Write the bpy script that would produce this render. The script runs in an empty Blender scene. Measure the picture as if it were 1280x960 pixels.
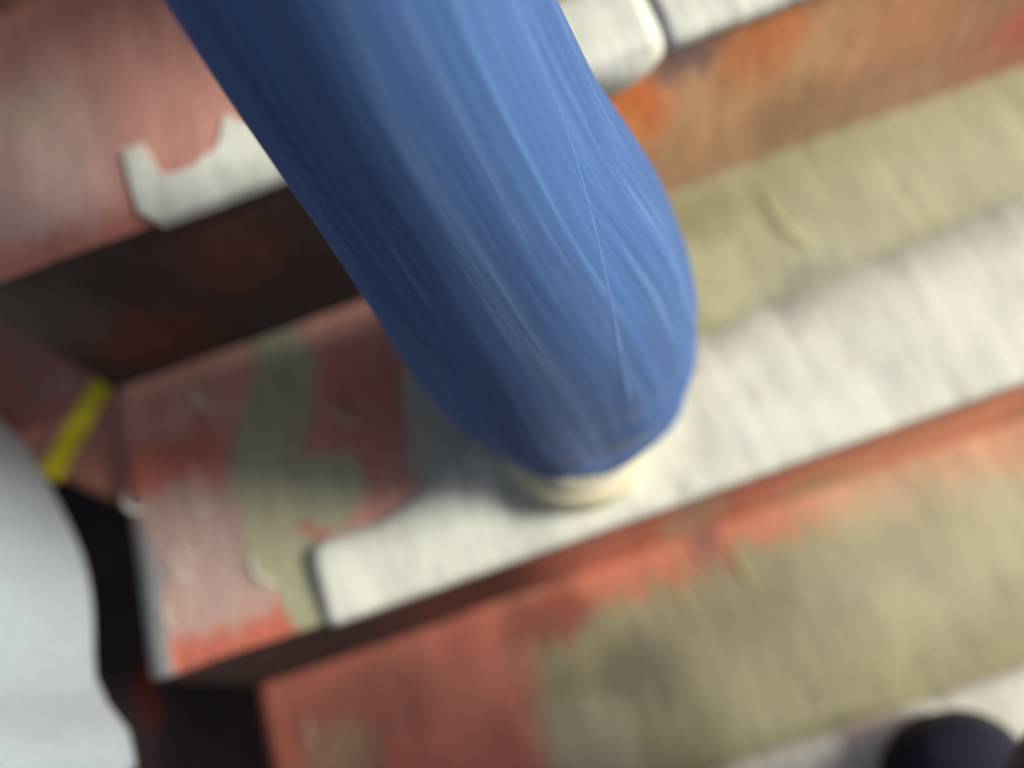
import bpy, bmesh, math, random
from mathutils import Vector, Matrix, noise

random.seed(7)
scene = bpy.context.scene
COL = scene.collection

# ------------------------------------------------------------------ camera
# hand-held at hip height over the stairs, pointing steeply down and rolled
cam_d = bpy.data.cameras.new('camera')
cam = bpy.data.objects.new('camera', cam_d)
COL.objects.link(cam)
cam.matrix_world = Matrix((
    (0.9418932, 0.3354171, 0.0182357, 0.40593),
    (-0.3007679, 0.8662795, -0.3988716, -0.15053),
    (-0.1495856, 0.3702098, 0.9168254, 0.70494),
    (0, 0, 0, 1)))
cam_d.sensor_width = 36.0
cam_d.lens = 28.125
cam_d.clip_start = 0.01
cam_d.clip_end = 500
cam_d.dof.use_dof = True
cam_d.dof.focus_distance = 0.42
cam_d.dof.aperture_fstop = 1.4
scene.camera = cam

# ------------------------------------------------------------------ light
TO_SUN = Vector((1.0, -0.25, 0.66)).normalized()
world = bpy.data.worlds.new('World')
scene.world = world
world.use_nodes = True
wn = world.node_tree.nodes
wl = world.node_tree.links
sky = wn.new('ShaderNodeTexSky')
sky.sky_type = 'NISHITA'
sky.sun_disc = False
sky.sun_elevation = math.asin(TO_SUN.z)
sky.sun_rotation = math.atan2(TO_SUN.x, TO_SUN.y)
sky.air_density = 0.6
sky.dust_density = 6.0
sky.ozone_density = 0.5
wl.new(sky.outputs[0], wn['Background'].inputs[0])
wn['Background'].inputs[1].default_value = 0.075
sun_d = bpy.data.lights.new('sun', 'SUN')
sun_d.energy = 3.3
sun_d.angle = math.radians(20)
sun_d.color = (1.0, 0.97, 0.87)
sun = bpy.data.objects.new('sun', sun_d)
COL.objects.link(sun)
sun.rotation_euler = TO_SUN.to_track_quat('Z', 'Y').to_euler()
sun.location = (1, 3, 6)

scene.view_settings.view_transform = 'Standard'
scene.view_settings.look = 'None'
scene.view_settings.gamma = 1
scene.view_settings.exposure = 0.33
scene.render.engine = 'CYCLES'

# ------------------------------------------------------------------ helpers
RISE = 0.213
GO = 0.30
GROUND = -2 * RISE
WIDTH = 2.4


def link(o, parent=None):
    COL.objects.link(o)
    if parent:
        o.parent = parent
    return o


def obj(name, bm, mats, parent=None, smooth=False):
    me = bpy.data.meshes.new(name)
    bmesh.ops.recalc_face_normals(bm, faces=bm.faces)
    bm.to_mesh(me)
    bm.free()
    if not isinstance(mats, (list, tuple)):
        mats = [mats]
    for m in mats:
        me.materials.append(m)
    if smooth:
        for p in me.polygons:
            p.use_smooth = True
    return link(bpy.data.objects.new(name, me), parent)


def tag(o, label=None, cat=None, group=None, kind=None):
    for k, v in (('label', label), ('category', cat), ('group', group), ('kind', kind)):
        if v:
            o[k] = v
    return o


def empty(name, loc=(0, 0, 0)):
    o = bpy.data.objects.new(name, None)
    o.location = loc
    o.empty_display_size = 0.1
    return link(o)


class Mat:
    """node-material builder; colours are layered by masks in object space"""

    def __init__(self, name, plane='xy', rough=0.75, spec=0.3):
        m = self.m = bpy.data.materials.new(name)
        m.use_nodes = True
        self.n = m.node_tree.nodes
        self.l = m.node_tree.links
        self.b = self.n['Principled BSDF']
        self.b.inputs['Roughness'].default_value = rough
        self.b.inputs['Specular IOR Level'].default_value = spec
        tc = self.n.new('ShaderNodeTexCoord')
        self.obj = tc.outputs['Object']
        sep = self.n.new('ShaderNodeSeparateXYZ')
        self.l.new(self.obj, sep.inputs[0])
        cmb = self.n.new('ShaderNodeCombineXYZ')
        u, v = {'xy': (0, 1), 'xz': (0, 2), 'yz': (1, 2)}[plane]
        self.l.new(sep.outputs[u], cmb.inputs[0])
        self.l.new(sep.outputs[v], cmb.inputs[1])
        self.uv = cmb.outputs[0]
        self.wuv = self.uv
        self.col = None

    def vmath(self, op, a, b=None):
        n = self.n.new('ShaderNodeVectorMath')
        n.operation = op
        for i, x in enumerate((a, b)):
            if x is None:
                continue
            if isinstance(x, tuple):
                n.inputs[i].default_value = x
            else:
                self.l.new(x, n.inputs[i])
        return n.outputs['Value'] if op in ('LENGTH', 'DOT_PRODUCT') else n.outputs[0]

    def math(self, op, a, b=None, clamp=False):
        n = self.n.new('ShaderNodeMath')
        n.operation = op
        n.use_clamp = clamp
        for i, x in enumerate((a, b)):
            if x is None:
                continue
            if isinstance(x, (int, float)):
                n.inputs[i].default_value = x
            else:
                self.l.new(x, n.inputs[i])
        return n.outputs[0]

    def noise(self, scale=(10, 10, 10), detail=4, rough=0.55, off=0.0, vec=None, color=False):
        n = self.n.new('ShaderNodeTexNoise')
        n.inputs['Scale'].default_value = 1
        n.inputs['Detail'].default_value = detail
        n.inputs['Roughness'].default_value = rough
        v = self.vmath('MULTIPLY', vec or self.uv, tuple(scale))
        v = self.vmath('ADD', v, (off, off * 1.7, off * 0.3))
        self.l.new(v, n.inputs['Vector'])
        return n.outputs['Color' if color else 'Fac']

    def wobble(self, amp=0.03, scale=(22, 12, 1), amp2=0.034, scale2=(120, 9, 1)):
        a = self.vmath('SUBTRACT', self.noise(scale, 3, color=True, off=3.1), (0.5, 0.5, 0.5))
        a = self.vmath('MULTIPLY', a, (amp * 2, amp * 2, 0))
        b = self.vmath('SUBTRACT', self.noise(scale2, 3, color=True, off=8.3), (0.5, 0.5, 0.5))
        b = self.vmath('MULTIPLY', b, (amp2 * 0.3, amp2 * 2, 0))
        self.wuv = self.vmath('ADD', self.vmath('ADD', self.uv, a), b)

    def ramp(self, fac, lo, hi):
        n = self.n.new('ShaderNodeMapRange')
        n.interpolation_type = 'SMOOTHSTEP'
        self.l.new(fac, n.inputs[0])
        n.inputs[1].default_value = lo
        n.inputs[2].default_value = hi
        return n.outputs[0]

    def ell(self, cx, cy, rx, ry, soft=0.2):
        v = self.vmath('SUBTRACT', self.wuv, (cx, cy, 0))
        v = self.vmath('MULTIPLY', v, (1 / rx, 1 / ry, 0))
        return self.ramp(self.vmath('LENGTH', v), 1 + soft, 1 - soft)

    def rect(self, x0, x1, y0, y1, soft=0.006):
        s = self.n.new('ShaderNodeSeparateXYZ')
        self.l.new(self.wuv, s.inputs[0])
        m = None
        for o, lo, hi in ((s.outputs[0], x0, x1), (s.outputs[1], y0, y1)):
            a = self.ramp(o, lo - soft, lo + soft)
            b = self.ramp(o, hi + soft, hi - soft)
            ab = self.math('MULTIPLY', a, b)
            m = ab if m is None else self.math('MULTIPLY', m, ab)
        return m

    def union(self, *ms):
        r = ms[0]
        for m in ms[1:]:
            r = self.math('MAXIMUM', r, m)
        return r

    def rgb(self, c):
        n = self.n.new('ShaderNodeRGB')
        n.outputs[0].default_value = (*c, 1)
        return n.outputs[0]

    def base(self, c):
        self.col = self.rgb(c)

    def layer(self, mask, c, op=1.0):
        n = self.n.new('ShaderNodeMix')
        n.data_type = 'RGBA'
        if op != 1.0:
            mask = self.math('MULTIPLY', mask, op)
        self.l.new(mask, n.inputs[0])
        self.l.new(self.col, n.inputs[6])
        if isinstance(c, tuple):
            n.inputs[7].default_value = (*c, 1)
        else:
            self.l.new(c, n.inputs[7])
        self.col = n.outputs[2]

    def vary(self, fac, lo, hi, amount):
        """multiply the colour by 1 +- amount following fac"""
        n = self.n.new('ShaderNodeMapRange')
        self.l.new(fac, n.inputs[0])
        n.inputs[1].default_value = lo
        n.inputs[2].default_value = hi
        n.inputs[3].default_value = 1 - amount
        n.inputs[4].default_value = 1 + amount
        s = self.n.new('ShaderNodeVectorMath')
        s.operation = 'SCALE'
        self.l.new(self.col, s.inputs[0])
        self.l.new(n.outputs[0], s.inputs[3])
        self.col = s.outputs[0]

    def done(self, bump=None, strength=0.3, dist=0.002):
        self.l.new(self.col, self.b.inputs['Base Color'])
        if bump is not None:
            n = self.n.new('ShaderNodeBump')
            n.inputs['Strength'].default_value = strength
            n.inputs['Distance'].default_value = dist
            self.l.new(bump, n.inputs['Height'])
            self.l.new(n.outputs[0], self.b.inputs['Normal'])
        return self.m


RED = (0.46, 0.150, 0.105)
PINK = (0.52, 0.265, 0.215)
GREYPINK = (0.42, 0.30, 0.265)
OLIVE = (0.335, 0.325, 0.195)
PALE_OLIVE = (0.43, 0.42, 0.29)
GREY = (0.24, 0.25, 0.25)
WHITE = (0.66, 0.68, 0.60)
PALE = (0.47, 0.48, 0.40)
ORANGE = (0.78, 0.22, 0.065)
OCHRE = (0.62, 0.37, 0.19)
BROWN = (0.44, 0.24, 0.155)
MAROON = (0.17, 0.075, 0.06)
SOOT = (0.055, 0.04, 0.035)


def painted(name, plane, base, layers=None, grain=True):
    """worn floor paint: base colour, blotches, then explicit wear and shade patches"""
    M = Mat(name, plane)
    M.wobble()
    M.base(base)
    if layers:
        layers(M)
    M.layer(M.ramp(M.noise((70, 40, 1), 4, 0.7, 12.0), 0.60, 0.72), (0.10, 0.08, 0.065), 0.45)
    # brushed, foot-worn grain running up the slope, plus blotchy fading
    M.vary(M.noise((110, 9, 1), 3, 0.6, 1.0), 0.3, 0.7, 0.14)
    M.vary(M.noise((16, 9, 1), 2, 0.6, 5.0), 0.3, 0.7, 0.13)
    return M.done(M.noise((90, 50, 1), 4, 0.7, 4.0), 0.45, 0.003)


# ---- tread wear, with some shade painted in -----------------------------------------------------------
def tread_mid(M):          # the step the blue-jeans foot stands on
    M.layer(M.ell(0.06, 0.11, 0.075, 0.11, 0.5), GREYPINK, 0.9)
    M.layer(M.ell(0.11, 0.07, 0.05, 0.04, 0.6), GREYPINK, 0.6)
    M.layer(M.ell(0.03, 0.20, 0.10, 0.03, 0.5), RED)
    M.layer(M.rect(0.02, 0.17, -0.05, 0.025, 0.01), (0.50, 0.13, 0.085), 0.9)
    M.layer(M.ell(0.23, 0.19, 0.07, 0.07, 0.3), (0.52, 0.21, 0.16))
    M.layer(M.ell(0.006, 0.065, 0.016, 0.085, 0.25), GREY)
    bare = M.union(M.ell(0.145, 0.13, 0.032, 0.13, 0.15), M.ell(0.19, 0.12, 0.042, 0.042, 0.15),
                   M.ell(0.175, 0.25, 0.035, 0.06, 0.2), M.ell(0.155, 0.04, 0.03, 0.06, 0.15))
    M.layer(bare, (0.345, 0.34, 0.225))
    M.layer(M.ell(0.177, 0.086, 0.013, 0.010, 0.3), (0.42, 0.15, 0.12))
    M.layer(M.rect(0.60, 2.5, 0.1, 0.4, 0.12), OLIVE)
    M.layer(M.rect(0.36, 2.5, 0.0, 0.36, 0.05), OLIVE)
    M.layer(M.ell(0.95, 0.21, 0.30, 0.06, 0.6), PALE_OLIVE, 0.8)
    M.layer(M.ell(0.70, 0.17, 0.12, 0.02, 0.8), PALE_OLIVE, 0.6)
    M.layer(M.ell(0.57, 0.27, 0.10, 0.03, 0.6), (0.22, 0.20, 0.10), 0.8)  # soft shade at the riser base, painted as darker olive
    M.layer(M.rect(0.285, 0.40, 0.04, 0.215, 0.012), PALE)
    M.layer(M.ell(0.69, 0.155, 0.05, 0.014, 0.7), GREY, 0.5)


def tread_up(M):           # step above
    M.layer(M.ell(0.07, 0.39, 0.07, 0.12, 0.5), GREYPINK, 0.8)
    M.layer(M.ell(0.06, 0.46, 0.04, 0.02, 0.6), (0.46, 0.38, 0.27), 0.5)
    M.layer(M.rect(-0.1, 0.2, 0.25, 0.325, 0.015), RED, 0.7)
    M.layer(M.rect(0.62, 2.5, 0.3, 0.62, 0.1), OLIVE)


def tread_down(M):         # step below
    M.layer(M.ell(0.18, -0.15, 0.16, 0.10, 0.4), (0.55, 0.19, 0.14))
    M.layer(M.ell(0.13, -0.06, 0.09, 0.05, 0.5), MAROON, 0.6)  # shade at the left of this step, painted in maroon
    M.layer(M.ell(0.08, -0.10, 0.04, 0.03, 0.5), OLIVE, 0.5)
    M.layer(M.rect(0.305, 2.5, -0.4, 0.1, 0.02), (0.30, 0.285, 0.17))
    M.layer(M.ell(0.50, 0.0, 0.20, 0.042, 0.4), (0.52, 0.17, 0.11), 0.9)
    M.layer(M.ell(0.80, 0.0, 0.20, 0.050, 0.4), (0.58, 0.24, 0.14), 0.9)
    M.layer(M.ell(0.34, -0.03, 0.05, 0.03, 0.5), (0.25, 0.06, 0.045), 0.9)
    M.layer(M.ell(0.34, -0.17, 0.05, 0.05, 0.4), PALE_OLIVE)
    M.layer(M.ell(0.42, -0.115, 0.035, 0.035, 0.7), (0.07, 0.065, 0.07), 0.6)
    M.layer(M.ell(0.535, -0.01, 0.02, 0.03, 0.7), (0.12, 0.08, 0.08), 0.6)
    M.layer(M.ell(0.78, -0.09, 0.16, 0.09, 0.6), PALE_OLIVE, 0.7)
    M.layer(M.ell(0.47, -0.10, 0.20, 0.06, 0.7), (0.13, 0.115, 0.08), 0.4)


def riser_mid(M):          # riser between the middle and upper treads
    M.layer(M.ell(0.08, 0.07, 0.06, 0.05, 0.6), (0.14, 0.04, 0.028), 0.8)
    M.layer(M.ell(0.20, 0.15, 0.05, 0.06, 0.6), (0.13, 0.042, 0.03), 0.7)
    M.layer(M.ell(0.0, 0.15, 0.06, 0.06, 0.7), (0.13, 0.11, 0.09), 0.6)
    M.layer(M.rect(0.47, 2.5, -0.1, 0.4, 0.06), BROWN)  # right part painted lighter, as lit; the left keeps the shade colour
    M.layer(M.ell(0.70, 0.13, 0.14, 0.10, 0.6), OCHRE)
    M.layer(M.ell(0.567, 0.155, 0.035, 0.06, 0.6), ORANGE)
    M.layer(M.ell(0.535, 0.08, 0.035, 0.07, 0.6), (0.68, 0.34, 0.11), 0.9)
    M.layer(M.ell(0.62, 0.195, 0.04, 0.025, 0.6), (0.20, 0.13, 0.12), 0.9)
    M.layer(M.ell(0.69, 0.17, 0.035, 0.05, 0.8), ORANGE, 0.7)
    M.layer(M.ell(0.83, 0.14, 0.05, 0.06, 0.8), (0.62, 0.30, 0.15), 0.8)
    M.layer(M.ell(0.76, 0.06, 0.07, 0.03, 0.8), (0.34, 0.19, 0.14), 0.7)
    M.layer(M.ell(0.97, 0.03, 0.06, 0.06, 0.6), (0.55, 0.12, 0.08), 0.9)
    M.layer(M.ell(0.80, 0.02, 0.30, 0.035, 0.8), (0.44, 0.29, 0.17), 0.7)


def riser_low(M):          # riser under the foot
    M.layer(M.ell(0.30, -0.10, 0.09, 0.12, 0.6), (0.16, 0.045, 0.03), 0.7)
    M.layer(M.rect(0.36, 2.5, -0.4, 0.1, 0.05), (0.56, 0.17, 0.11))  # lit right side in brighter red over the dark shade base
    M.layer(M.ell(0.52, -0.12, 0.03, 0.12, 0.6), (0.42, 0.32, 0.20), 0.7)
    M.layer(M.ell(0.78, -0.14, 0.16, 0.09, 0.6), (0.74, 0.29, 0.17), 0.9)
    M.layer(M.ell(0.66, -0.19, 0.05, 0.06, 0.7), OLIVE, 0.7)
    M.layer(M.ell(0.95, -0.19, 0.05, 0.06, 0.7), OLIVE, 0.7)


def generic_tread(M):
    M.layer(M.rect(0.5, 1.9, -1, 9, 0.15), OLIVE)
    M.layer(M.ramp(M.noise((9, 9, 1), 4, 0.6, 7), 0.5, 0.62), GREYPINK, 0.7)


def generic_riser(M):
    M.layer(M.ramp(M.noise((7, 9, 1), 4, 0.6, 7), 0.45, 0.6), BROWN)


RISER_SHADE = (0.048, 0.033, 0.028)  # shade on the left risers is put into this base colour
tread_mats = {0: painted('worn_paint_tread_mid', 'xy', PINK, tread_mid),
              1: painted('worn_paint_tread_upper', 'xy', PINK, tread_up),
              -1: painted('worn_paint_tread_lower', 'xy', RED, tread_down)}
riser_mats = {1: painted('shade_toned_riser_upper', 'xz', RISER_SHADE, riser_mid),
              0: painted('shade_toned_riser_lower', 'xz', (0.058, 0.034, 0.028), riser_low)}  # lower riser base also darkened to carry the shade
gen_tread = painted('worn_paint_tread', 'xy', PINK, generic_tread)
gen_riser = painted('shade_toned_riser', 'xz', RISER_SHADE, generic_riser)
side_mat = painted('stair_side_paint', 'yz', RED, None)


def white_layers(M):
    M.layer(M.ramp(M.noise((45, 22, 1), 5, 0.65, 3.0), 0.58, 0.75), (0.50, 0.47, 0.37), 0.8)
    M.layer(M.ramp(M.noise((14, 20, 1), 4, 0.6, 6.0), 0.62, 0.78), (0.50, 0.36, 0.29), 0.4)


white_mat = painted('white_nosing_paint', 'xy', WHITE, white_layers)

# ------------------------------------------------------------------ ground
M = Mat('dark_asphalt', 'xy', 0.9)
M.wobble()
M.base((0.10, 0.075, 0.075))
M.layer(M.ramp(M.noise((5, 5, 1), 4, 0.6, 2.0), 0.45, 0.7), (0.14, 0.095, 0.085))
M.layer(M.ell(-0.256, 0.085, 0.018, 0.05, 0.5), (0.30, 0.06, 0.04))
M.vary(M.noise((300, 300, 1), 4, 0.7, 2.0), 0.3, 0.7, 0.3)
asphalt = M.done(M.noise((260, 260, 1), 5, 0.7, 1.0), 0.6, 0.004)
bm = bmesh.new()
bmesh.ops.create_grid(bm, x_segments=8, y_segments=8, size=200, matrix=Matrix.Translation((0, 0, GROUND)))
tag(obj('ground', bm, asphalt), kind='structure')

# ------------------------------------------------------------------ side landing with its diagonal edge
def landing_layers(M):
    M.layer(M.ramp(M.noise((14, 14, 1), 4, 0.6, 7), 0.45, 0.65), GREYPINK, 0.9)
    M.layer(M.ell(-0.17, 0.35, 0.05, 0.10, 0.5), (0.36, 0.15, 0.10), 0.8)
    M.layer(M.ell(-0.03, 0.22, 0.05, 0.07, 0.4), (0.50, 0.23, 0.16), 0.8)


land_mat = painted('landing_paint', 'xy', (0.54, 0.235, 0.18), landing_layers)
LZ = -0.03
pts = [(-0.003, 0.166), (-0.003, 3.2), (-1.9, 3.2), (-1.9, 1.87)]
bm = bmesh.new()
top = [bm.verts.new((x, y, LZ)) for x, y in pts]
bot = [bm.verts.new((x, y, GROUND - 0.05)) for x, y in pts]
bm.faces.new(top)
for i in range(4):
    bm.faces.new((top[i], top[(i + 1) % 4], bot[(i + 1) % 4], bot[i]))
bmesh.ops.bevel(bm, geom=[e for e in bm.edges if all(abs(v.co.z - LZ) < 1e-5 for v in e.verts)],
                offset=0.006, segments=3, affect='EDGES')
landing = tag(obj('side_landing', bm, land_mat), kind='structure')

M = Mat('yellow_line_paint', 'xy', 0.7)
M.wobble()
M.base((0.84, 0.75, 0.03))
M.layer(M.ramp(M.noise((80, 60, 1), 5, 0.65, 3.0), 0.60, 0.75), (0.48, 0.36, 0.06), 0.6)
yellow = M.done(M.noise((300, 300, 1), 3), 0.3, 0.002)
# one painted line, about 3 cm wide, running across the landing
a = Vector((-0.102, 0.247)); b = Vector((-0.028, 0.336))
b = a + (b - a) * 7
t = (b - a).normalized(); nrm = Vector((-t.y, t.x))
bm = bmesh.new()
L, Rr = [], []
n = 60
for i in range(n + 1):
    p = a + (b - a) * i / n
    w = 0.0135
    j1 = noise.noise(Vector((i * 0.9, 0, 0))) * 0.0025
    j2 = noise.noise(Vector((i * 0.9, 7, 0))) * 0.0025
    q1 = p + nrm * (w + j1)
    q2 = p - nrm * (w + j2)
    L.append((bm.verts.new((q1.x, q1.y, LZ + 0.002)), bm.verts.new((q1.x, q1.y, LZ - 0.002))))
    Rr.append((bm.verts.new((q2.x, q2.y, LZ + 0.002)), bm.verts.new((q2.x, q2.y, LZ - 0.002))))
for i in range(n):
    bm.faces.new((L[i][0], L[i + 1][0], Rr[i + 1][0], Rr[i][0]))
    bm.faces.new((L[i][0], L[i + 1][0], L[i + 1][1], L[i][1]))
    bm.faces.new((Rr[i][0], Rr[i + 1][0], Rr[i + 1][1], Rr[i][1]))
obj('painted_line', bm, yellow, landing)

# ------------------------------------------------------------------ staircase
stairs = tag(empty('concrete_staircase', (0, 0, 0)),
             'red painted concrete stairs with worn olive patches and white step edges', 'staircase')
NSTEP = range(-1, 7)
LAST = 6


def step_mesh(k):
    y0, z0 = k * GO, k * RISE
    depth = GO if k < LAST else 3.0
    rad = 0.009
    prof = [(y0 + depth + 0.004, z0, 0)]
    for i in range(1, 7):
        prof.append((y0 + depth + 0.004 - (depth + 0.004 - rad) * i / 6, z0, 0))
    for i in range(1, 5):
        an = math.pi / 2 * i / 4
        prof.append((y0 + rad - rad * math.sin(an), z0 - rad + rad * math.cos(an), 0 if i < 3 else 1))
    for i in range(1, 6):
        prof.append((y0, z0 - rad - (RISE - rad + 0.004) * i / 5, 1))
    bm = bmesh.new()
    nx = 160
    rows = []
    for i in range(nx + 1):
        x = WIDTH * i / nx
        row = []
        for y, z, s in prof:
            d = noise.noise(Vector((x * 9, y * 9, z * 9))) * 0.0018 + noise.noise(Vector((x * 40, y * 40, z * 40 + k))) * 0.0007
            edge = abs(y - y0) < 0.012 and z > z0 - 0.012
            row.append(bm.verts.new((x, y + (d * 1.3 if s or edge else 0), z + (d if not s else 0))))
        rows.append(row)
    for i in range(nx):
        for j in range(len(prof) - 1):
            f = bm.faces.new((rows[i][j], rows[i + 1][j], rows[i + 1][j + 1], rows[i][j + 1]))
            f.material_index = 1 if prof[j + 1][2] and prof[j][2] else 0
            f.smooth = True
    for row in (rows[0], rows[-1]):       # end caps
        c = bm.verts.new((row[0].co.x, y0 + depth + 0.004, z0 - RISE - 0.004))
        f = bm.faces.new(row + [c])
        f.material_index = 2
    return bm


def strip_mesh(x0, x1, yb, z, k, wrap=0.012, ragged=0.003, seed=0, drip=None):
    """white nosing strip lying on the tread and lapping over its rounded edge"""
    y0 = k * GO
    n = max(6, int((x1 - x0) / 0.012))
    bm = bmesh.new()
    rows = []
    for i in range(n + 1):
        x = x0 + (x1 - x0) * i / n
        jb = (noise.noise(Vector((x * 30, seed, 0))) + 0.6 * noise.noise(Vector((x * 95, seed, 3)))) * ragged
        jf = noise.noise(Vector((x * 40, seed, 9))) * 0.0025
        yb_ = (yb(x) if callable(yb) else yb) + jb
        if drip:
            jf -= drip[2] * max(0.0, 1 - ((x - drip[0]) / drip[1]) ** 2) ** 0.7
        p = [(yb_ + 0.001, z - 0.006), (yb_, z + 0.001), (y0 + 0.058 + (yb_ - y0 - 0.058) * 0.45, z + 0.0055), (y0 + 0.058, z + 0.0085),
             (y0 + 0.034, z + 0.0075), (y0 + 0.012, z + 0.005),
             (y0 + 0.002, z + 0.0035), (y0 - 0.004, z - 0.003), (y0 - 0.005, z - wrap + jf), (y0 + 0.006, z - wrap + jf - 0.0006)]
        rows.append([bm.verts.new((x, a, b)) for a, b in p])
    for i in range(n):
        for j in range(len(rows[0]) - 1):
            f = bm.faces.new((rows[i][j], rows[i + 1][j], rows[i + 1][j + 1], rows[i][j + 1]))
            f.smooth = True
    bm.faces.new(rows[0])
    bm.faces.new(rows[-1])
    return bm


def nosing_back(x):
    """the moulding on the middle step is broken narrower at its left end"""
    t = min(1, max(0, (x - 0.225) / 0.13))
    return 0.072 + 0.042 * t * t * (3 - 2 * t) + 0.05 * min(1, max(0, (x - 0.30) / 0.6))


def patch_mesh(poly, z, th=0.0035, sub=3, amp=0.002):
    """flat ragged scrap of thick paint on a tread"""
    P = []
    for i in range(len(poly)):
        a = Vector(poly[i]); b = Vector(poly[(i + 1) % len(poly)])
        for s in range(sub):
            q = a.lerp(b, s / sub)
            q += Vector((noise.noise(Vector((q.x * 120, q.y * 120, 1))), noise.noise(Vector((q.x * 120, q.y * 120, 5))))) * amp
            P.append(q)
    bm = bmesh.new()
    tp = [bm.verts.new((q.x, q.y, z + th)) for q in P]
    bt = [bm.verts.new((q.x, q.y, z - 0.006)) for q in P]
    bm.faces.new(tp)
    for i in range(len(P)):
        j = (i + 1) % len(P)
        bm.faces.new((tp[i], tp[j], bt[j], bt[i]))
    return bm


for k in NSTEP:
    st = obj('step', step_mesh(k), [tread_mats.get(k, gen_tread), riser_mats.get(k, gen_riser), side_mat], stairs)
    y0, z0 = k * GO, k * RISE
    if k == 0:
        obj('nosing_strip', strip_mesh(0.168, WIDTH - 0.02, nosing_back, z0, 0, seed=1), white_mat, st)
    elif k == 1:
        obj('nosing_strip', patch_mesh([(0.154, 0.381), (0.171, 0.379), (0.184, 0.340), (0.208, 0.337), (0.233, 0.347),
                                        (0.246, 0.379), (0.262, 0.360), (0.30, 0.362), (0.36, 0.366), (0.36, 0.299), (0.27, 0.2965), (0.175, 0.296),
                                        (0.160, 0.312)], z0), white_mat, st)
        obj('nosing_strip', strip_mesh(0.3605, 0.596, 0.372, z0, 1, wrap=0.010, ragged=0.006, seed=5, drip=(0.553, 0.044, 0.028)), white_mat, st)
        obj('nosing_strip', strip_mesh(0.599, WIDTH - 0.02, 0.370, z0, 1, wrap=0.012, seed=6), white_mat, st)
    elif k == -1:
        obj('nosing_strip', strip_mesh(0.31, WIDTH - 0.02, -0.228, z0, -1, seed=8), white_mat, st)
    else:
        obj('nosing_strip', strip_mesh(0.15, WIDTH - 0.02, y0 + 0.07, z0, k, seed=10 + k), white_mat, st)

# solid core under the steps so the flank is closed
bm = bmesh.new()
prof = [(-GO + 0.006, GROUND - 0.05)]
for k in NSTEP:
    prof += [(k * GO + 0.006, k * RISE - 0.006), ((k + 1) * GO + 0.006, k * RISE - 0.006)]
prof[-1] = (LAST * GO + 2.99, LAST * RISE - 0.006)
prof.append((LAST * GO + 2.99, GROUND - 0.05))
s0 = [bm.verts.new((0.003, y, z)) for y, z in prof]
s1 = [bm.verts.new((WIDTH - 0.003, y, z)) for y, z in prof]
bm.faces.new(s0)
bm.faces.new(s1)
for i in range(len(prof)):
    j = (i + 1) % len(prof)
    bm.faces.new((s0[i], s0[j], s1[j], s1[i]))
obj('core', bm, side_mat, stairs)


# ------------------------------------------------------------------ people
def cloth(name, c, grain=(260, 260, 40), amount=0.10, rough=0.9, fuzz=0.2, extra=None, bump=0.3):
    M = Mat(name, 'xy', rough, 0.15)
    M.uv = M.obj
    M.base(c)
    if extra:
        extra(M)
    M.vary(M.noise(grain, 4, 0.6, 1.0), 0.3, 0.7, amount)
    M.vary(M.noise((14, 14, 5), 3, 0.6, 2.0), 0.3, 0.7, amount * 0.9)
    M.b.inputs['Sheen Weight'].default_value = fuzz
    return M.done(M.noise((900, 900, 500), 3, 0.6, 4.0), bump, 0.0008)


def denim_layers(M):
    # lengthwise fading follows the cloth, not the scene axes
    at = M.n.new('ShaderNodeAttribute')
    at.attribute_name = 'grain'
    M.uv = at.outputs['Vector']
    M.layer(M.ramp(M.noise((9, 9, 3.0), 4, 0.65, 2.0), 0.52, 0.72), (0.125, 0.225, 0.42), 0.65)
    M.layer(M.ramp(M.noise((14, 14, 3.0), 4, 0.6, 6.0), 0.48, 0.68), (0.040, 0.092, 0.26), 0.55)


denim = cloth('blue_denim', (0.054, 0.126, 0.315), (26, 26, 5), 0.17, 0.9, 0.12, denim_layers, 0.15)
denim_thread = cloth('pale_denim_thread', (0.085, 0.17, 0.38))
grey_cloth = cloth('pale_grey_wool', (0.30, 0.345, 0.39), (150, 150, 120), 0.07)
navy_cloth = cloth('navy_cloth', (0.022, 0.022, 0.040))
dark_cloth = cloth('charcoal_cloth', (0.035, 0.035, 0.04))
cream_rubber = cloth('cream_rubber', (0.66, 0.61, 0.42), amount=0.05, rough=0.6, fuzz=0)
navy_leather = cloth('navy_canvas', (0.016, 0.015, 0.034), rough=0.75, fuzz=0.0)
black_rubber = cloth('black_rubber', (0.02, 0.02, 0.022), rough=0.6, fuzz=0)
white_canvas = cloth('cream_canvas', (0.55, 0.52, 0.40))
skin_mat = cloth('skin', (0.42, 0.24, 0.17), amount=0.04, rough=0.55, fuzz=0.05, bump=0.1)
hair_mat = cloth('dark_hair', (0.02, 0.014, 0.010), (300, 300, 20), 0.3, 0.5)


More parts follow.
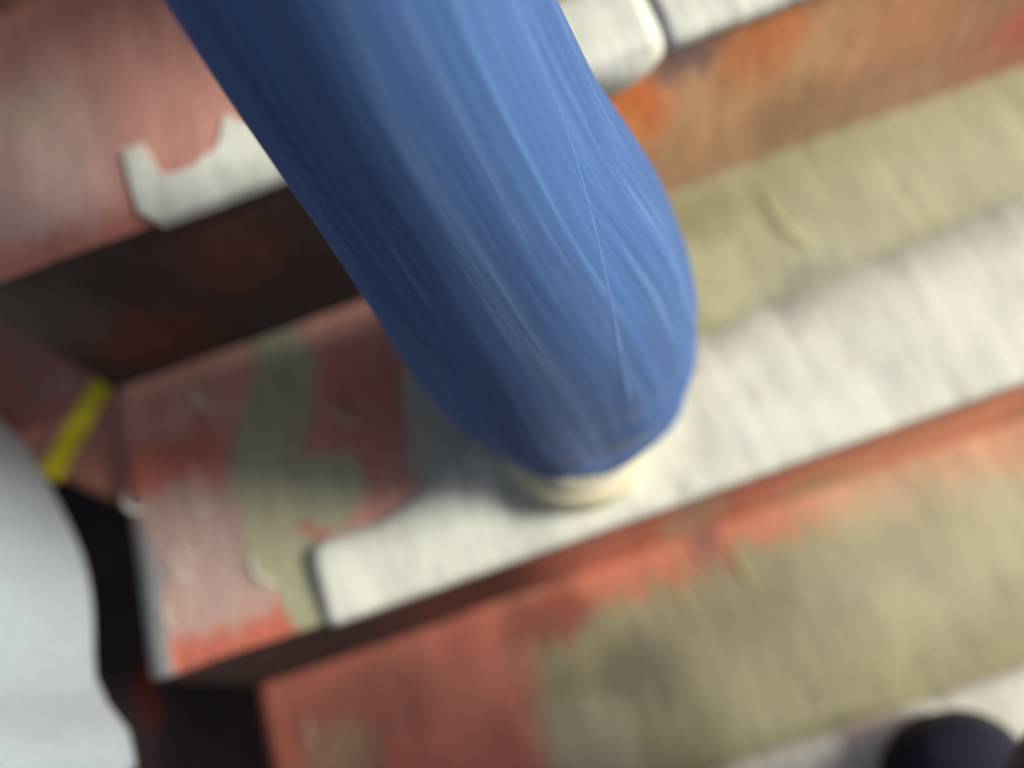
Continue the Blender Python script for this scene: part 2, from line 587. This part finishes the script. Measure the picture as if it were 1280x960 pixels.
def loft(path, seg=40, cap=True, fold=None):
    """path: list of (centre, half-width, half-depth); rings square to the path, one mesh"""
    bm = bmesh.new()
    grain = bm.verts.layers.float_vector.new('grain')
    rings = []
    n = len(path)
    for i, (c, rx, ry) in enumerate(path):
        c = Vector(c)
        a = Vector(path[max(0, i - 1)][0]); b = Vector(path[min(n - 1, i + 1)][0])
        t = (b - a).normalized()
        u = Vector((1, 0, 0)); u = (u - t * u.dot(t)).normalized()
        v = t.cross(u)
        ring = []
        for s in range(seg):
            an = 2 * math.pi * s / seg
            f = 1.0 if fold is None else fold(i / (n - 1), an)
            vt = bm.verts.new(c + u * (rx * f * math.cos(an)) + v * (ry * f * math.sin(an)))
            vt[grain] = (math.cos(an), math.sin(an), i / (n - 1))
            ring.append(vt)
        rings.append(ring)
    for i in range(n - 1):
        for s in range(seg):
            bm.faces.new((rings[i][s], rings[i][(s + 1) % seg], rings[i + 1][(s + 1) % seg], rings[i + 1][s]))
    if cap:
        bm.faces.new(rings[-1])
    return bm


def densify(keys, n):
    """smooth (Catmull-Rom) resampling of (centre, rx, ry) keys"""
    K = [list(k[0]) + [k[1], k[2]] for k in keys]
    m = len(K)
    out = []
    for i in range(n + 1):
        t = (m - 1) * i / n
        j = min(int(t), m - 2)
        f = t - j
        p0, p1, p2, p3 = K[max(j - 1, 0)], K[j], K[j + 1], K[min(j + 2, m - 1)]
        r = [0.5 * (2 * b + (c - a) * f + (2 * a - 5 * b + 4 * c - d) * f * f + (3 * b - a - 3 * c + d) * f ** 3)
             for a, b, c, d in zip(p0, p1, p2, p3)]
        out.append((tuple(r[:3]), r[3], r[4]))
    return out


def skin_body(name, J, parent, mat):
    """J: list of (pos, radius, parent index); one continuous skinned figure"""
    me = bpy.data.meshes.new(name)
    me.from_pydata([j[0] for j in J], [(j[2], i) for i, j in enumerate(J) if j[2] is not None], [])
    o = link(bpy.data.objects.new(name, me), parent)
    sk = o.modifiers.new('skin', 'SKIN')
    sk.use_smooth_shade = True
    for i, j in enumerate(J):
        r = j[1] if isinstance(j[1], tuple) else (j[1], j[1])
        me.skin_vertices[0].data[i].radius = r
        me.skin_vertices[0].data[i].use_root = (i == 0)
    sub = o.modifiers.new('smooth', 'SUBSURF')
    sub.levels = 1
    sub.render_levels = 2
    me.materials.append(mat)
    return o


def figure(parent, pelvis, hips, knees, ankles, toes, facing, shoulder_z, mat):
    """joints of a standing adult; facing is +1 for +y, -1 for -y"""
    px, py, pz = pelvis
    sx = facing
    J = []

    def add(p, r, par):
        J.append((p, r, par))
        return len(J) - 1
    root = add((px, py, pz), 0.105, None)
    bel = add((px, py, pz + 0.14), 0.10, root)
    che = add((px, py, pz + 0.33), 0.115, bel)
    top = add((px, py - 0.01 * sx, shoulder_z), 0.085, che)
    nk = add((px, py, shoulder_z + 0.07), 0.052, top)
    nk2 = add((px, py + 0.01 * sx, shoulder_z + 0.12), 0.055, nk)
    hd = add((px, py + 0.025 * sx, shoulder_z + 0.19), (0.072, 0.09), nk2)
    add((px, py + 0.02 * sx, shoulder_z + 0.27), 0.065, hd)
    add((px, py + 0.125 * sx, shoulder_z + 0.18), 0.014, hd)
    for s, i in ((-1, 0), (1, 1)):
        add((px + s * 0.085, py + 0.01 * sx, shoulder_z + 0.185), 0.016, hd)
        sh = add((px + s * 0.175, py, shoulder_z - 0.03), 0.058, top)
        el = add((px + s * 0.23, py - 0.03 * sx, shoulder_z - 0.31), 0.042, sh)
        wr = add((px + s * 0.235, py + 0.05 * sx, shoulder_z - 0.56), 0.028, el)
        pa = add((px + s * 0.235, py + 0.07 * sx, shoulder_z - 0.63), (0.026, 0.036), wr)
        for f, (dy, ln) in enumerate(((-0.03, 0.065), (-0.01, 0.078), (0.012, 0.075), (0.03, 0.058))):
            k1 = add((px + s * 0.235, py + (0.075 + dy) * sx, shoulder_z - 0.67), 0.0095, pa)
            k2 = add((px + s * 0.228, py + (0.080 + dy) * sx, shoulder_z - 0.67 - ln * 0.55), 0.009, k1)
            add((px + s * 0.215, py + (0.083 + dy) * sx, shoulder_z - 0.67 - ln), 0.008, k2)
        t1 = add((px + s * 0.225, py + 0.11 * sx, shoulder_z - 0.63), 0.011, pa)
        add((px + s * 0.215, py + 0.125 * sx, shoulder_z - 0.675), 0.009, t1)
        hp = add(hips[i], 0.085, root)
        h = Vector(hips[i]); kn = Vector(knees[i])
        th = add(tuple(h.lerp(kn, 0.5)), 0.068, hp)
        kk = add(knees[i], 0.05, th)
        an = Vector(ankles[i])
        ca = add(tuple(kn.lerp(an, 0.35)), 0.05, kk)
        aa = add(ankles[i], 0.032, ca)
        add(toes[i], 0.028, aa)
    return skin_body('body', J, parent, mat)


def shoe(parent, heel, toe, upper_mat, sole_mat, width=0.098, height=0.10):
    """low canvas shoe: lofted upper and a thick rubber sole with raised toe rand"""
    h = Vector(heel); t = Vector(toe)
    d = (t - h); L = d.length; d.normalize()
    s = Vector((-d.y, d.x, 0))
    up = Vector((0, 0, 1))

    def halfw(f):
        w = 0.36 + 0.14 * math.sin(min(1, f / 0.72) * math.pi / 2)
        if f < 0.12:
            w *= math.sqrt(max(0, 1 - ((0.12 - f) / 0.12) ** 2)) * 0.8 + 0.2 * (f / 0.12)
        if f > 0.74:
            w *= math.sqrt(max(0.0, 1 - ((f - 0.74) / 0.26) ** 2))
        return max(0.001, w * width)
    fs = [0.0, 0.02, 0.05, 0.09, 0.14, 0.22, 0.32, 0.42, 0.52, 0.62, 0.70, 0.78, 0.85, 0.90, 0.94, 0.97, 0.99, 1.0]
    bm = bmesh.new()
    rings = []
    seg = 20
    for f in fs:
        w = halfw(f) * 0.95 - 0.001
        hh = height if f < 0.35 else height + (0.052 - height) * min(1, (f - 0.35) / 0.38)
        if f > 0.80:
            hh *= math.sqrt(max(0.12, 1 - ((f - 0.80) / 0.215) ** 2))
        c = h + d * (L * f)
        ring = []
        for q in range(seg + 1):
            an = math.pi * q / seg
            cs, sn = math.cos(an), math.sin(an)
            ring.append(bm.verts.new(c + s * (w * math.copysign(abs(cs) ** 0.75, cs)) + up * (0.012 + hh * sn ** 0.8)))
        rings.append(ring)
    for i in range(len(fs) - 1):
        for q in range(seg):
            bm.faces.new((rings[i][q], rings[i][q + 1], rings[i + 1][q + 1], rings[i + 1][q]))
    bm.faces.new(rings[0]); bm.faces.new(rings[-1])
    o = obj('shoe', bm, upper_mat, parent, True)
    bm = bmesh.new()
    out = [(f, 1) for f in fs] + [(f, -1) for f in reversed(fs[:-1])]
    rows = []
    for z, inset in ((0.0, 0.004), (0.002, 0.0), (0.024, -0.002), (0.030, 0.003), (0.030, 0.010)):
        row = []
        for f, sd in out:
            w = max(0.0005, halfw(f) - inset)
            rr = h + d * (L * (0.5 + (f - 0.5) * (1 - 2 * inset / L))) + s * (w * sd)
            row.append(bm.verts.new(rr + up * (z + (0.012 * max(0, (f - 0.8) / 0.2) if z > 0.02 else 0))))
        rows.append(row)
    for i in range(len(rows) - 1):
        for q in range(len(out)):
            r = (q + 1) % len(out)
            bm.faces.new((rows[i][q], rows[i][r], rows[i + 1][r], rows[i + 1][q]))
    bm.faces.new(rows[0])
    obj('sole', bm, sole_mat, o, True)
    return o


def cap_hair(parent, c, mat):
    bm = bmesh.new()
    bmesh.ops.create_uvsphere(bm, u_segments=24, v_segments=14, radius=1)
    bmesh.ops.delete(bm, geom=[v for v in bm.verts if v.co.z < -0.25], context='VERTS')
    for v in bm.verts:
        k = 1 + 0.06 * noise.noise(v.co * 4)
        v.co = Vector((v.co.x * 0.095 * k, v.co.y * 0.112 * k, v.co.z * 0.10 * k)) + Vector(c)
    return obj('hair', bm, mat, parent, True)


def sleeves_torso(name, parent, pelvis_z, px, py, facing, shoulder_z, mat, hem=None):
    """jacket: a torso with both sleeves grown as one skinned garment"""
    J = [((px, py, pelvis_z - 0.03), (0.185, 0.150), None), ((px, py, pelvis_z + 0.16), (0.165, 0.140), 0), ((px, py, pelvis_z + 0.36), 0.15, 1),
         ((px, py, shoulder_z), 0.10, 2), ((px, py, shoulder_z + 0.05), 0.068, 3)]
    for s in (-1, 1):
        b = len(J)
        J += [((px + s * 0.18, py, shoulder_z - 0.02), 0.072, 3),
              ((px + s * 0.235, py - 0.03 * facing, shoulder_z - 0.31), 0.058, b),
              ((px + s * 0.238, py + 0.045 * facing, shoulder_z - 0.54), 0.045, b + 1)]
    return skin_body(name, J, parent, mat)


# ---- the walker in blue jeans, coming down the stairs ----
def fold_jeans(t, an):
    # soft lengthwise folds, cloth breaking over the shoe near the hem
    w = 0.014 * math.sin(5 * an + 3.0 * t) + 0.010 * math.sin(9 * an - 5 * t + 1)
    w += 0.020 * noise.noise(Vector((math.cos(an) * 2.2, math.sin(an) * 2.2, t * 5)))
    w += 0.012 * math.exp(-(t / 0.10) ** 2) * math.sin(7 * an + 25 * t)
    side = math.exp(-((math.atan2(math.sin(an + 0.75), math.cos(an + 0.75))) / 0.9) ** 2)
    w += 0.034 * side * math.exp(-((t - 0.10) / 0.09) ** 2) * math.sin(75 * t + 2.2 * an)
    w += 0.022 * math.exp(-((t - 0.05) / 0.05) ** 2) * math.sin(95 * t - 1.4 * an)
    return 1 + w


def jeans_leg(bm_into, keys, n=56, fold=None, cap=False):
    b2 = loft(densify(keys, n), 72, cap, fold)
    me = bpy.data.meshes.new('tmp')
    b2.to_mesh(me)
    b2.free()
    bm_into.from_mesh(me)
    bpy.data.meshes.remove(me)


walker = tag(empty('person', (0.48, 0.2, 0.0)),
             'person in flared blue jeans and cream shoes stepping down the stairs', 'person')
wl_off = Vector(walker.location)
inv = Matrix.Translation(-wl_off)


def local(o, off):
    """move an object built in scene coordinates under a thing standing at off"""
    o.matrix_parent_inverse = Matrix.Translation(-Vector(off))
    return o


keys_a = [((0.4493, 0.1349, 0.046), 0.0941, 0.1074), ((0.4425, 0.1384, 0.12), 0.1141, 0.1106),
          ((0.4303, 0.1464, 0.22), 0.1096, 0.1046), ((0.4091, 0.1604, 0.34), 0.0895, 0.0924),
          ((0.392, 0.184, 0.48), 0.078, 0.082), ((0.40, 0.225, 0.62), 0.083, 0.088),
          ((0.425, 0.275, 0.76), 0.092, 0.095), ((0.455, 0.31, 0.90), 0.10, 0.115)]
keys_b = [((0.72, 0.485, 0.27), 0.094, 0.105), ((0.715, 0.46, 0.36), 0.10, 0.10), ((0.70, 0.46, 0.48), 0.09, 0.105),
          ((0.68, 0.42, 0.62), 0.088, 0.105), ((0.64, 0.37, 0.76), 0.092, 0.095), ((0.60, 0.33, 0.90), 0.10, 0.115)]
keys_p = [((0.53, 0.315, 0.84), 0.165, 0.12), ((0.53, 0.32, 0.93), 0.17, 0.125), ((0.53, 0.32, 1.03), 0.155, 0.115)]
bm = bmesh.new()
jeans_leg(bm, keys_a, 70, fold_jeans)
jeans_leg(bm, keys_b, 40, fold_jeans)
jeans_leg(bm, keys_p, 12, None, True)
jeans = local(obj('jeans', bm, denim, walker, True), wl_off)
so = jeans.modifiers.new('thickness', 'SOLIDIFY')
so.thickness = 0.002
so.offset = -1

# outseam and hem stitching of the near leg
ring_a = densify(keys_a, 70)


def on_leg(t, an, off=0.0):
    i = t * 70
    j = min(int(i), 69)
    f = i - j
    (c0, a0, b0), (c1, a1, b1) = ring_a[j], ring_a[j + 1]
    c = Vector(c0).lerp(Vector(c1), f)
    w = fold_jeans(t, an)
    rx = (a0 + (a1 - a0) * f) * w + off
    ry = (b0 + (b1 - b0) * f) * w + off
    tg = (Vector(ring_a[min(j + 2, 70)][0]) - Vector(ring_a[max(j - 1, 0)][0])).normalized()
    u = Vector((1, 0, 0)); u = (u - tg * u.dot(tg)).normalized()
    return c + u * (rx * math.cos(an)) + tg.cross(u) * (ry * math.sin(an))


def tube(pts, r, seg=6, closed=False):
    bm = bmesh.new()
    n = len(pts)
    rows = []
    for i in range(n):
        a = pts[i - 1] if (i or closed) else pts[0]
        b = pts[(i + 1) % n] if (i < n - 1 or closed) else pts[-1]
        t = (b - a).normalized()
        u = t.cross(Vector((0.31, 0.2, 0.93))).normalized()
        v = t.cross(u)
        rows.append([bm.verts.new(pts[i] + (u * math.cos(2 * math.pi * k / seg) + v * math.sin(2 * math.pi * k / seg)) * r) for k in range(seg)])
    for i in range(n if closed else n - 1):
        for k in range(seg):
            bm.faces.new((rows[i][k], rows[i][(k + 1) % seg], rows[(i + 1) % n][(k + 1) % seg], rows[(i + 1) % n][k]))
    if not closed:
        bm.faces.new(rows[0]); bm.faces.new(rows[-1])
    return bm


def seam_angle(t):
    return -76 + 46 / (1 + math.exp(-(t - 0.40) / 0.06))


seam = [on_leg(t / 70, math.radians(seam_angle(t / 70)), -0.0029) for t in range(12, 64)]
obj('seam', tube(seam, 0.0034), denim_thread, jeans, True)
for h_ in (0.012, 0.072):
    hp = [on_leg(h_ * 1.0, 2 * math.pi * k / 90, 0.0003) for k in range(90)]
    obj('hem_stitching', tube(hp, 0.0018 if h_ < 0.02 else 0.0010, 6, True), denim_thread, jeans, True)

local(shoe(walker, (0.445, 0.262, 0.003), (0.424, 0.012, 0.003), white_canvas, cream_rubber, 0.122, 0.095), wl_off)
local(shoe(walker, (0.72, 0.575, RISE + 0.003), (0.72, 0.325, RISE + 0.009), white_canvas, cream_rubber, 0.104), wl_off)
local(figure(walker, (0.53, 0.32, 0.95), ((0.455, 0.31, 0.88), (0.60, 0.33, 0.88)), ((0.395, 0.20, 0.50), (0.68, 0.42, 0.62)),
             ((0.445, 0.205, 0.10), (0.72, 0.52, RISE + 0.11)), ((0.43, 0.08, 0.045), (0.72, 0.39, RISE + 0.045)), -1, 1.42, skin_mat), wl_off)
local(sleeves_torso('jacket', walker, 0.95, 0.53, 0.32, -1, 1.42, dark_cloth), wl_off)
local(cap_hair(walker, (0.53, 0.315, 1.65), hair_mat), wl_off)

# ---- the bystander in a long pale grey coat, on the ground beside the stairs ----
by = tag(empty('person', (-0.36, 0.05, GROUND)),
         'person in a long pale grey coat beside the lower left steps', 'person')
boff = Vector(by.location)


def fold_coat(t, an):
    k = (1 - t) ** 1.5
    w = k * (0.007 * math.sin(7 * an + 1.2) + 0.004 * math.sin(12 * an + 2 * t))
    w += 0.02 * noise.noise(Vector((math.cos(an) * 1.7, math.sin(an) * 1.7, t * 4)))
    w += 0.17 * k * math.exp(-((an - math.radians(342)) / 0.11) ** 2)
    return 1 + w


coat_keys = [((-0.315, 0.06, 0.005), 0.285, 0.34), ((-0.325, 0.06, 0.12), 0.272, 0.31), ((-0.36, 0.05, 0.32), 0.225, 0.22),
             ((-0.37, 0.05, 0.52), 0.19, 0.16), ((-0.37, 0.05, 0.72), 0.19, 0.155), ((-0.37, 0.05, 0.90), 0.215, 0.15),
             ((-0.37, 0.05, 0.99), 0.19, 0.12), ((-0.37, 0.05, 1.035), 0.13, 0.095), ((-0.37, 0.055, 1.06), 0.07, 0.07)]
coat = local(obj('coat', loft(densify(coat_keys, 60), 96, False, fold_coat), grey_cloth, by, True), boff)
so = coat.modifiers.new('thickness', 'SOLIDIFY')
so.thickness = 0.004
so.offset = -1
for s in (-1, 1):
    J = [((-0.37 + s * 0.155, 0.05, 0.94), 0.088, None), ((-0.37 + s * 0.235, 0.02, 0.66), 0.06, 0), ((-0.37 + s * 0.238, 0.09, 0.43), 0.05, 1)]
    local(skin_body('sleeve', J, by, grey_cloth), boff)
local(figure(by, (-0.37, 0.05, 0.48), ((-0.50, 0.02, 0.42), (-0.34, 0.02, 0.42)), ((-0.53, 0.0, 0.05), (-0.38, 0.0, 0.05)),
             ((-0.53, -0.07, GROUND + 0.09), (-0.38, -0.07, GROUND + 0.09)), ((-0.53, 0.06, GROUND + 0.045), (-0.38, 0.06, GROUND + 0.045)), 1, 0.97, skin_mat), boff)
for x in (-0.53, -0.38):
    lg = [((x, -0.065, GROUND + 0.035), 0.072, 0.08), ((x, -0.05, GROUND + 0.25), 0.075, 0.08), ((x, 0.0, 0.05), 0.078, 0.082), ((x, 0.03, 0.42), 0.095, 0.10)]
    local(obj('trouser_leg', loft(densify(lg, 20), 32, True), dark_cloth, by, True), boff)
    local(shoe(by, (x, -0.14, GROUND + 0.002), (x, 0.12, GROUND + 0.002), dark_cloth, black_rubber, 0.095), boff)
local(cap_hair(by, (-0.37, 0.065, 1.20), hair_mat), boff)

# ---- the climber whose dark shoe reaches the lower step ----
cl = tag(empty('person', (0.75, -0.5, GROUND)),
         'person in dark navy clothes whose shoe rests on the bottom white step edge', 'person')
coff = Vector(cl.location)
ka = [((0.668, -0.41, -0.135), 0.075, 0.085), ((0.70, -0.325, 0.02), 0.078, 0.08), ((0.765, -0.24, 0.20), 0.08, 0.082),
      ((0.75, -0.37, 0.34), 0.088, 0.09), ((0.71, -0.57, 0.44), 0.10, 0.11)]
kb = [((0.87, -0.66, GROUND + 0.06), 0.078, 0.085), ((0.87, -0.65, GROUND + 0.30), 0.078, 0.08), ((0.86, -0.63, 0.06), 0.08, 0.085),
      ((0.85, -0.60, 0.44), 0.10, 0.11)]
kp = [((0.78, -0.59, 0.38), 0.165, 0.12), ((0.78, -0.59, 0.48), 0.17, 0.125), ((0.78, -0.59, 0.58), 0.155, 0.115)]
bm = bmesh.new()
for kk, nn, cp in ((ka, 30, False), (kb, 30, False), (kp, 10, True)):
    jeans_leg(bm, kk, nn, None, cp)
local(obj('trousers', bm, navy_cloth, cl, True), coff)
local(shoe(cl, (0.662, -0.50, -RISE + 0.008), (0.662, -0.240, -RISE + 0.008), navy_leather, black_rubber, 0.140, 0.10), coff)
local(shoe(cl, (0.87, -0.73, GROUND + 0.002), (0.87, -0.46, GROUND + 0.002), navy_leather, black_rubber, 0.104), coff)
local(figure(cl, (0.78, -0.59, 0.50), ((0.71, -0.57, 0.43), (0.85, -0.60, 0.43)), ((0.76, -0.255, 0.24), (0.86, -0.63, 0.05)),
             ((0.668, -0.44, -0.11), (0.87, -0.67, GROUND + 0.10)), ((0.668, -0.30, -0.165), (0.87, -0.54, GROUND + 0.045)), 1, 0.99, skin_mat), coff)
local(sleeves_torso('jacket', cl, 0.50, 0.78, -0.59, 1, 0.99, navy_cloth), coff)
local(cap_hair(cl, (0.78, -0.575, 1.22), hair_mat), coff)

# ------------------------------------------------------------------ glints, their light trails modelled as thin ribbons
glint_mat = cloth('white_glint', (0.70, 0.68, 0.60), amount=0.05, fuzz=0)
glint_streak_mat = cloth('yellow_glint', (0.55, 0.47, 0.26), amount=0.08, fuzz=0)


def glint_ribbon(name, pos, length, width, heading, curl, mat, label, cat, group):
    """a thin curled ribbon resting on the surface"""
    n = 14
    length *= 1.45
    width *= 0.9
    pts = []
    p = Vector((0, 0)); h = heading
    for i in range(n + 1):
        pts.append((p.copy(), h))
        h += curl(i / n) / n
        p += Vector((math.cos(h), math.sin(h))) * length / n
    mid = sum((q for q, _ in pts), Vector((0, 0))) / len(pts)
    bm = bmesh.new()
    rows = []
    for i, (q, hd) in enumerate(pts):
        f = i / n
        w = width * (0.35 + 0.65 * math.sin(math.pi * min(1, max(0, 0.08 + 0.84 * f))))
        nn = Vector((-math.sin(hd), math.cos(hd))) * w / 2
        lift = 0.004 + 0.0025 * math.sin(f * math.pi)
        a = q - mid + nn; b = q - mid - nn
        rows.append([bm.verts.new((a.x, a.y, lift + 0.0008)), bm.verts.new((b.x, b.y, lift)),
                     bm.verts.new((b.x, b.y, lift - 0.0010)), bm.verts.new((a.x, a.y, lift - 0.0002))])
    for i in range(n):
        for k in range(4):
            bm.faces.new((rows[i][k], rows[i][(k + 1) % 4], rows[i + 1][(k + 1) % 4], rows[i + 1][k]))
    bm.faces.new(rows[0]); bm.faces.new(rows[-1])
    o = obj(name, bm, mat, None, True)
    o.location = (pos[0], pos[1], pos[2] - 0.002)
    return tag(o, label, cat, group)


G1 = 'curled white glint trails on the steps'  # light trails of glints, given form as white ribbons
D = math.radians
glint_ribbon('glint_trail', (-0.068, 0.356, LZ), 0.026, 0.0045, D(235), lambda t: 1.0 + 3.0 * (t > 0.6), glint_mat,
      'hooked white glint trail on the red landing above the yellow line', 'glint trail', G1)
glint_ribbon('glint_trail', (0.087, 0.258, 0), 0.024, 0.007, D(250), lambda t: 1.3, glint_mat,
      'bent white glint trail in the dark shade beside the upper riser', 'glint trail', G1)
glint_ribbon('glint_trail', (0.226, 0.185, 0), 0.034, 0.0032, D(255), lambda t: 1.6, glint_mat,
      'thin curved white glint trail on the pink paint left of the jeans', 'glint trail', G1)
glint_ribbon('glint_trail', (0.069, 0.145, 0), 0.022, 0.0022, D(250), lambda t: 1.8, glint_mat,
      'fine white glint curl on pink paint left of the olive patch', 'glint trail', G1)
glint_ribbon('glint_trail', (0.002, 0.170, 0), 0.022, 0.006, D(240), lambda t: 2.0, glint_mat,
      'pale glint curl at the left end of the middle step near the coat', 'glint trail', G1)
glint_ribbon('glint_trail', (0.117, 0.062, 0), 0.030, 0.0036, D(240), lambda t: 1.8, glint_mat,
      'bright curved glint trail at the front of the olive patch', 'glint trail', G1)
for x, y, a, l in ((0.039, 0.100, 240, 'uppermost fine curl of the cluster at the middle step\'s left end'),
                   (0.050, 0.108, 250, 'right hand fine curl of the cluster on the middle step\'s left end'),
                   (0.040, 0.086, 275, 'thickest white curl in the cluster on the middle step\'s left end'),
                   (0.026, 0.050, 230, 'lowest white curl near the middle step\'s front left corner')):
    glint_ribbon('glint_trail', (x, y, 0), 0.020, 0.0022, D(a), lambda t: 1.6, glint_mat, l, 'glint trail', G1)
glint_ribbon('glint_trail', (0.053, -0.063, -RISE), 0.022, 0.0035, D(245), lambda t: 0.6, glint_mat,
      'white glint trail on the shaded lower step near its left end', 'glint trail', G1)
G2 = 'yellowish glint streaks on the worn steps'  # pale streaks of light, built as thin yellowish ribbons
glint_ribbon('glint_streak', (0.697, 0.218, 0), 0.050, 0.0040, D(262), lambda t: 0.6, glint_streak_mat,
      'yellowish glint streak on the olive tread right of the jeans', 'glint_streak', G2)
glint_ribbon('glint_streak', (0.500, -0.020, -RISE), 0.048, 0.0026, D(262), lambda t: 0.7, glint_streak_mat,
      'thin glint streak on the lower step against the red riser', 'glint_streak', G2)
glint_ribbon('glint_streak', (0.492, -0.066, -RISE), 0.050, 0.0026, D(258), lambda t: 0.6, glint_streak_mat,
      'thin glint streak out on the olive lower step below the red riser', 'glint_streak', G2)
glint_ribbon('glint_streak', (0.560, -0.050, -RISE), 0.030, 0.0045, D(265), lambda t: 0.3, glint_streak_mat,
      'short broad glint streak beside the dark smear on the lower step', 'glint_streak', G2)
